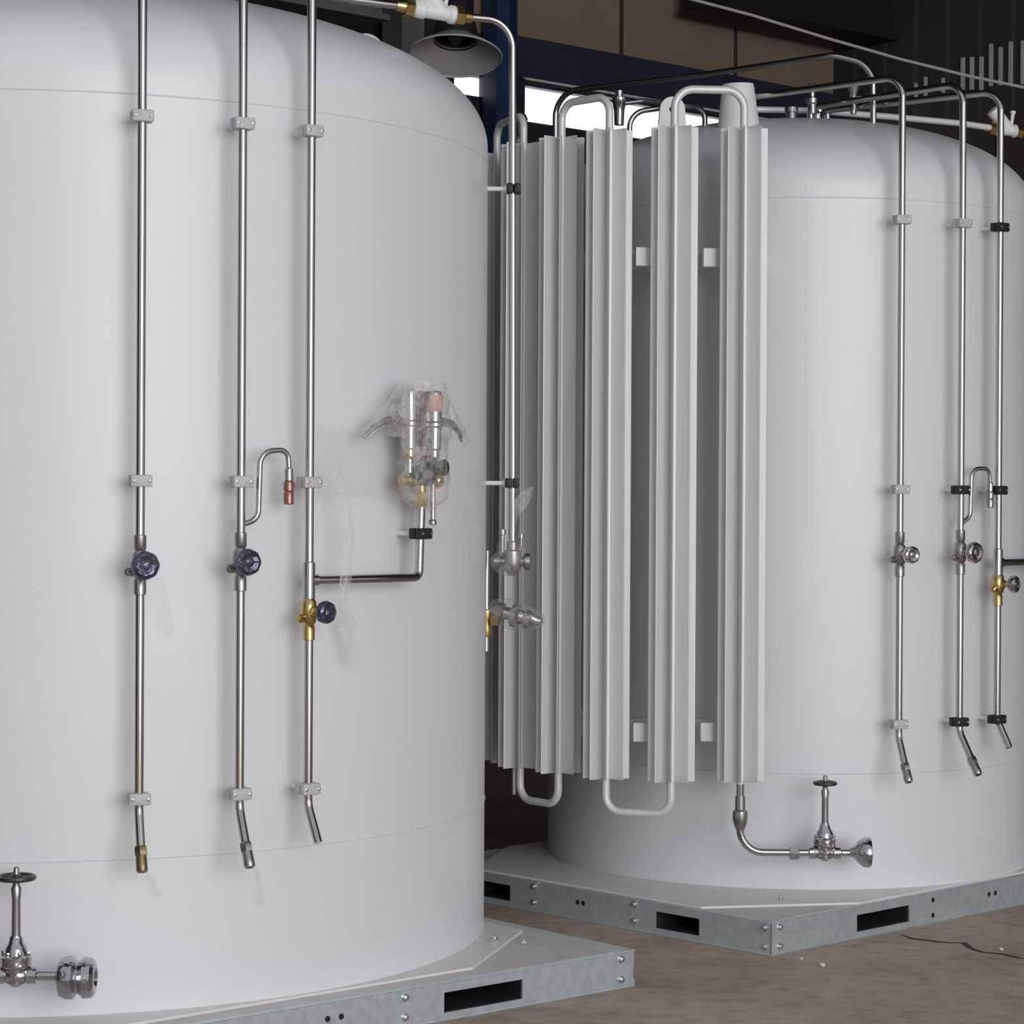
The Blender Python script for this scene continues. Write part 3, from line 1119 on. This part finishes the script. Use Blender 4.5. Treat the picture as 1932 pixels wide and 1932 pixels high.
# outlet under the first column and the drain valve
c = FC[0]
yv = c.y
zp = 0.297
P0 = V((px(1556, 1608, yv).x, yv, zp))
path = [V((c.x, yv, ZF0)), V((c.x, yv, zp)), V((P0.x - .05, yv, zp)), V((P0.x + 0.13, yv, zp))]
dp = bottom_valve(tank2, P0, path, V((px(1628, 1606, yv).x, yv, zp + .002)), 0.565, wheel_r=0.038)
mb = MB()
mb.lathe(V((c.x, yv, 0.505)), -ZUP, [(0, .019), (.05, .019), (.055, .027), (.08, .029), (.105, .024), (.125, .016)], 20)
build('pipe_reducer', mb, STEELD, dp)
mb = MB()
mb.hexnut(V((px(1489, 1608, yv).x, yv, zp)), V((1, 0, 0)), 0.036, 0.028)
build('union_nut', mb, STEEL, dp)

# fittings on top
def dz2(p):
    return dome_z(O2, R2, Z2S, H2, N2, p.x, p.y)


# two lifting points on the shoulder, behind the fin columns
p = px(1268, 240, 9.2)
lug(tank2, V((p.x, p.y, dz2(p) - 0.03)), (1, 0.15, 0), 0.125, px(1268, 183, 9.2).z - dz2(p) + 0.03, 0.02)
p = px(1394, 240, 9.22)
zt = px(1394, 160, 9.22).z
mb = MB()
zb = dz2(p) - 0.04
mb.lathe(V((p.x, p.y, zb)), V((-0.03, -0.05, 1)), [(0, .086), (zt - zb - .012, .064), (zt - zb, .062), (zt - zb, .054), (zt - zb - .02, .05), (zt - zb - .02, 0)], 32)
build('capped_riser', mb, WHITE, tank2, label='white tapered round stub')

# level pipe across the top with the strainer valve
fp = [px(1400, 206, 9.56), px(1540, 209, 9.60), px(1700, 222, 9.80), px(1815, 233, 9.94), px(1880, 243, 10.02), px(1990, 254, 10.1)]
mb = MB()
mb.tube(fp, 0.0134, 16)
build('top_pipe', mb, ALU, tank2)
strainer(tank2, px(1876, 243, 10.02), px(1918, 248, 10.05), 0.9)
# high pipe with the big bend
mb = MB()
hi = [px(1048, 330, 10.08), px(1048, 174, 10.08), px(1320, 142, 9.70), px(1572, 104, 9.30), px(1647, 122, 9.27), px(1648, 196, 9.27)]
pz = V((hi[-1].x, hi[-1].y, dome_z(O2, R2, Z2S, H2, N2, hi[-1].x, hi[-1].y) - .01))
mb.tube(fillet(hi[:-1] + [pz], 0.11, 10), 0.0125, 16)
build('crossover_pipe', mb, STEEL, tank2)


def topfit(u, v0, v1, Y, prof, m=STEEL, name='top_fitting'):
    p0, p1 = px(u, v1, Y), px(u, v0, Y)
    mb = MB()
    h = p1.z - p0.z
    mb.lathe(p0, ZUP, [(a * h, r) for a, r in prof], 18)
    return build(name, mb, m, tank2)


topfit(1541, 196, 232, 9.5, [(0, .03), (.45, .03), (.5, .042), (.7, .042), (.75, .025), (.9, .022), (1, .012)], STEEL)
topfit(1532, 158, 214, 9.3, [(0, .016), (.3, .016), (.35, .022), (.5, .022), (.55, .012), (.9, .011), (.95, .016), (1, .014)], STEEL)
topfit(1493, 200, 232, 9.45, [(0, .02), (.6, .02), (.62, .028), (.9, .028), (1, .015)], STEELD)
f = topfit(1610, 158, 215, 9.35, [(0, .012), (.3, .012), (.32, .019), (.42, .019), (.5, .012), (.65, .014), (.85, .024), (1, .028)], STEEL)
topfit(1168, 168, 236, 9.6, [(0, .020), (.4, .022), (.6, .028), (.65, .032), (.75, .032), (.8, .015), (.95, .018), (1, .012)], STEEL)
mb = MB()
mb.tube(fillet([px(1110, 182, 9.6), px(1150, 185, 9.6), px(1168, 196, 9.6), px(1215, 190, 9.6), px(1262, 196, 9.55), px(1262, 236, 9.45)], 0.04, 6), 0.010, 12)
build('top_branch', mb, STEELD, tank2)
mb = MB()
mb.tube(fillet([px(1188, 300, 9.3), px(1188, 212, 9.3), px(1285, 199, 9.3), px(1330, 200, 9.35), px(1330, 260, 9.35)], 0.07, 8), 0.011, 14)
build('vent_pipe', mb, STEEL, tank2)
mb = MB()
pv = px(982, 260, 9.45)
mb.lathe(px(982, 286, 9.45), ZUP, [(0, .03), (.03, .034), (.06, .028), (.07, .02), (.10, .022), (.13, .03), (.15, .022), (.155, 0)], 14)
mb.tube([px(982, 250, 9.45), px(976, 222, 9.45), px(968, 214, 9.45)], 0.008, 10)
mb.tube([px(982, 286, 9.45), px(990, 420, 9.45)], 0.012, 10)
build('vent_valve', mb, STEELD, tank2)

# ================================================================== clear plastic wrap
def bag(name, label, rings, seed, m, amp, nn=40, group=None):
    """rings: (centre, half width along X axis, half depth, X axis, Y axis)"""
    vs, fs = [], []
    for i, (c, a, bb, X, Y) in enumerate(rings):
        for j in range(nn):
            t = 2 * math.pi * j / nn
            p = c + X * a * math.cos(t) + Y * bb * math.sin(t)
            k = noise.noise(p * 24 + V((seed, 0, 0))) + 0.5 * noise.noise(p * 60)
            dd = (p - c)
            if dd.length > 1e-6:
                p = p + dd.normalized() * k * amp
            vs.append(p)
    for i in range(len(rings) - 1):
        for j in range(nn):
            fs.append((i * nn + j, i * nn + (j + 1) % nn, (i + 1) * nn + (j + 1) % nn, (i + 1) * nn + j))
    mb = MB()
    mb.add(vs, fs)
    o = build(name, mb, m, smooth=180)
    return tag(o, label, 'plastic wrap', group)


ra, ta = frame(55.3)


def lerp_rings(keys, n):
    out = []
    for i in range(n + 1):
        f = i / n * (len(keys) - 1)
        k = min(int(f), len(keys) - 2)
        t = f - k
        a, b_ = keys[k], keys[k + 1]
        out.append(tuple(a[q] * (1 - t) + b_[q] * t for q in range(5)))
    return out


keys = []
for z, a, bb in ((0.365, 0.095, 0.042), (0.35, 0.098, 0.045), (0.29, 0.105, 0.048), (0.235, 0.125, 0.052), (0.18, 0.11, 0.052), (0.12, 0.10, 0.056), (0.06, 0.115, 0.055), (0.0, 0.10, 0.045), (-0.03, 0.03, 0.03)):
    keys.append((Rg + ZUP * z + ra * 0.01, a, bb, ta, ra))
bag('plastic_wrap', 'crumpled clear plastic bag around the regulator on the near tank', lerp_rings(keys, 44), 3, FILM, 0.012)
# the bag's two pulled-out wings
def flap(name, label, grid, m, seed, amp=0.006, cat='plastic wrap', sub=5):
    """grid: rows of points; smoothed patch with crumples"""
    R_, C_ = len(grid), len(grid[0])
    nr, nc = (R_ - 1) * sub + 1, (C_ - 1) * sub + 1
    vs = []
    for i in range(nr):
        for j in range(nc):
            fi, fj = i / sub, j / sub
            a, b_ = min(int(fi), R_ - 2), min(int(fj), C_ - 2)
            s, t = fi - a, fj - b_
            p = (grid[a][b_] * (1 - t) + grid[a][b_ + 1] * t) * (1 - s) + (grid[a + 1][b_] * (1 - t) + grid[a + 1][b_ + 1] * t) * s
            q = V((noise.noise(p * 21 + V((seed, 1, 2))), noise.noise(p * 21 + V((5, seed, 2))), noise.noise(p * 21 + V((5, 9, seed)))))
            vs.append(p + q * amp)
    fs = []
    for i in range(nr - 1):
        for j in range(nc - 1):
            fs.append((i * nc + j, i * nc + j + 1, (i + 1) * nc + j + 1, (i + 1) * nc + j))
    mb = MB()
    mb.add(vs, fs)
    o = build(name, mb, m, smooth=180)
    if label:
        tag(o, label, cat)
    return o


for s, lab in ((-1, 'crumpled clear film wing sticking out left of the wrapped regulator'), (1, 'crumpled clear film wing sticking out right of the wrapped regulator')):
    g = []
    for f in (0, 0.35, 0.7, 1):
        hw = 0.095 * (1 - f) ** 1.3 + 0.016
        cx = 0.10 + 0.16 * f
        cz = 0.26 - 0.03 * f - 0.05 * f * f
        g.append([Rg + ta * s * cx + ZUP * (cz + hw * k) + ra * (0.03 - 0.05 * f + 0.02 * math.cos(k * 3)) for k in (-.7, 0, 1)])
    flap('plastic_flap', lab, g, FILM, 4 + s, 0.01)

# sheet of film stretched from the third pipe to the regulator, and its hanging tail
g = []
for f in range(7):
    az = 39 + f * 2.6
    w = f / 6
    g.append([polar(O1, R1 + 0.1 - 0.055 * math.sin(w * 3.14), az, z) for z in (1.83 - 0.05 * w, 1.76 - .05 * w, 1.68 - .03 * w, 1.60 + .01 * w)])
flap('plastic_sheet', 'thin clear film stretched between the third pipe and the wrapped regulator', g, FILMT, 8, 0.010)
g = []
for k, (u, v) in enumerate(((632, 860), (645, 920), (655, 980), (660, 1030), (652, 1090), (648, 1130), (655, 1180), (662, 1225), (668, 1256))):
    w = 0.012 + 0.012 * abs(math.sin(k * 1.3)) + (0.012 if k > 5 else 0)
    p = cyl(u, v, O1, R1 + 0.112 if v < 1150 else R1 + 0.05)
    t_ = frame(42.5)[1]
    g.append([p - t_ * w, p + V((0, -.012, 0)), p + t_ * w])
flap('plastic_strip', 'long crumpled clear film strip hanging over the level branch pipe', g, FILM, 12, 0.008)
g = []
for k, (u, v) in enumerate(((296, 1078), (305, 1110), (312, 1140), (318, 1170), (320, 1200))):
    p = cyl(u, v, O1, R1 + 0.115 - 0.02 * k)
    t_ = frame(21)[1]
    w = 0.010 + 0.004 * (k % 2)
    g.append([p - t_ * w, p + V((0, -.008, 0)), p + t_ * w])
flap('plastic_strip', 'short clear film strip hanging from the knob on the first pipe', g, FILMT, 15, 0.005)
for lab, cs, az_, sd in (('wisp of clear film hanging below the brass nozzle of the first pipe', ((272, 1640), (282, 1656), (292, 1672), (303, 1690)), 20, 41),
                         ('wisp of clear film hanging below the grey nozzle of the second pipe', ((474, 1622), (484, 1648), (492, 1676), (495, 1706)), 30, 43)):
    g = []
    for k, (u, v) in enumerate(cs):
        p = cyl(u, v, O1, R1 + (0.14, 0.10, 0.06, 0.03)[k])
        t_ = frame(az_)[1]
        w = 0.007 + 0.003 * (k % 2)
        g.append([p - t_ * w, p + V((0, -.006, 0)), p + t_ * w])
    flap('plastic_strip', lab, g, FILMV, sd, 0.004)
# film on the wrapped side valves
g = []
for f, (u, v, hw) in enumerate(((1004, 918, 3), (996, 932, 12), (985, 948, 14), (976, 968, 8), (971, 985, 3))):
    g.append([px(u - hw, v - hw * .3, 8.0), px(u, v, 7.985), px(u + hw * .6, v + hw * .6, 8.0)])
flap('plastic_flap', 'small triangular clear film flap below the dark clamp beside the side pipe', g, FILM, 21, 0.004)
d = V((0.93, -0.25, -0.22)).normalized()
e = d.cross(ZUP).normalized()
f_ = e.cross(d)
keys = [(q0 + d * t, a, a, e, f_) for t, a in ((0.015, .035), (.05, .05), (.1, .055), (.15, .045), (.2, .032), (.225, .012))]
bag('plastic_wrap', 'clear film bunched around the relief valve jutting from the near tank\'s right side', lerp_rings(keys, 20), 31, FILMV, 0.01, 28)
keys = [(Pv + ZUP * z + V((-.01, 0, 0)), a, a * .8, V((1, 0, 0)), V((0, 1, 0))) for z, a in ((0.03, .03), (0.0, .05), (-.04, .06), (-.08, .05), (-.1, .02))]
bag('plastic_wrap', 'clear film bunched around the valve under the side pipe of the near tank', lerp_rings(keys, 14), 37, FILMV, 0.01, 28)

# ================================================================== lamp, cable, pebbles
YL = 13.2
pc = px(858, 104, YL)
lamp = thing('pendant_lamp', 'wide grey bell-shaped industrial lamp hanging above the near tank', 'lamp', (pc.x, pc.y, pc.z))
SHADE = mat('grey_lamp_shade', (0.56, 0.54, 0.53), 0.45, var=0.1, vscale=5)
ax = V((0.02, 0.28, 1)).normalized()
mb = MB()
R_ = 0.262
prof = [(0, R_), (-.012, R_ + .004), (-.004, R_ + .008), (.03, R_ * .86), (.062, R_ * .66), (.085, R_ * .52), (.10, R_ * .47),
        (.10, R_ * .44), (.078, R_ * .50), (.055, R_ * .64), (.024, R_ * .84), (0, R_ - .005)]
mb.lathe(pc, ax, prof, 48)
mb.f[-2:] = []
mb.m[-2:] = []
build('lamp_shade', mb, SHADE, lamp, smooth=50)
mb = MB()
mb.lathe(pc + ax * 0.075, ax, [(0, 0), (.005, .025), (.03, .045), (.07, .04), (.12, .025), (.2, .025)], 20)
build('lamp_bulb', mb, mat('dark_lamp_bulb', (0.08, 0.075, 0.07), 0.12), lamp)
mb = MB()
mb.lathe(pc + ax * 0.085, ax, [(0.0, R_ * .5), (.02, R_ * .52), (.16, .1), (.30, .1), (.34, .06), (.36, .02), (.34, .05), (.30, .09), (.16, .09), (.0, R_ * .46)], 32)
mb.f[-2:] = []
mb.m[-2:] = []
build('lamp_housing', mb, GIRD, lamp)
mb = MB()
mb.tube([pc + ax * 0.44, V((pc.x + .02, pc.y + .12, 7.26))], 0.012, 10)
build('lamp_rod', mb, GIRD, lamp)

mb = MB()
cb = [(1180, -34, 13.0), (1310, 0, 12.9), (1420, 29, 12.85), (1560, 72, 12.8), (1700, 112, 12.7), (1830, 144, 12.6), (1932, 165, 12.5), (2060, 188, 12.4)]
pts = [px(*c) for c in cb]
pts = [on_back(3.0, .10, 5.9)] + pts + [on_right(10.2, 0.1, 2.5)]
mb.tube(pts, 0.0085, 10)
tag(build('overhead_cable', mb, mat('pale_grey_cable', (0.55, 0.52, 0.50), 0.5)), 'thin pale cable slung across the hall above the far tank', 'cable')

PEB = mat('white_pebble', (0.75, 0.73, 0.70), 0.7)
for u, v, s, lab in ((1552, 1824, .010, 'tiny white pebble on the floor in front of the far skid corner'),
                     (1889, 1794, .009, 'tiny white pebble on the floor right, beside the crack'),
                     (1512, 1811, .006, 'tiniest pale pebble nearest the far skid corner')):
    dd = rgt * (u - 966) - upv * (v - 966) + fwd * FPX
    p = CAM + dd * (-CAMH / dd.z)
    bm = bmesh.new()
    bmesh.ops.create_icosphere(bm, subdivisions=2, radius=s)
    for w in bm.verts:
        w.co *= 1 + 0.3 * noise.noise(w.co * 120 + V((u, 0, 0)))
        w.co.z *= 0.7
    zmin = min(w.co.z for w in bm.verts)
    me = bpy.data.meshes.new('pebble')
    bm.to_mesh(me)
    bm.free()
    me.materials.append(PEB)
    o = bpy.data.objects.new('pebble', me)
    scene.collection.objects.link(o)
    o.location = (p.x, p.y, -zmin)
    tag(o, lab, 'pebble')
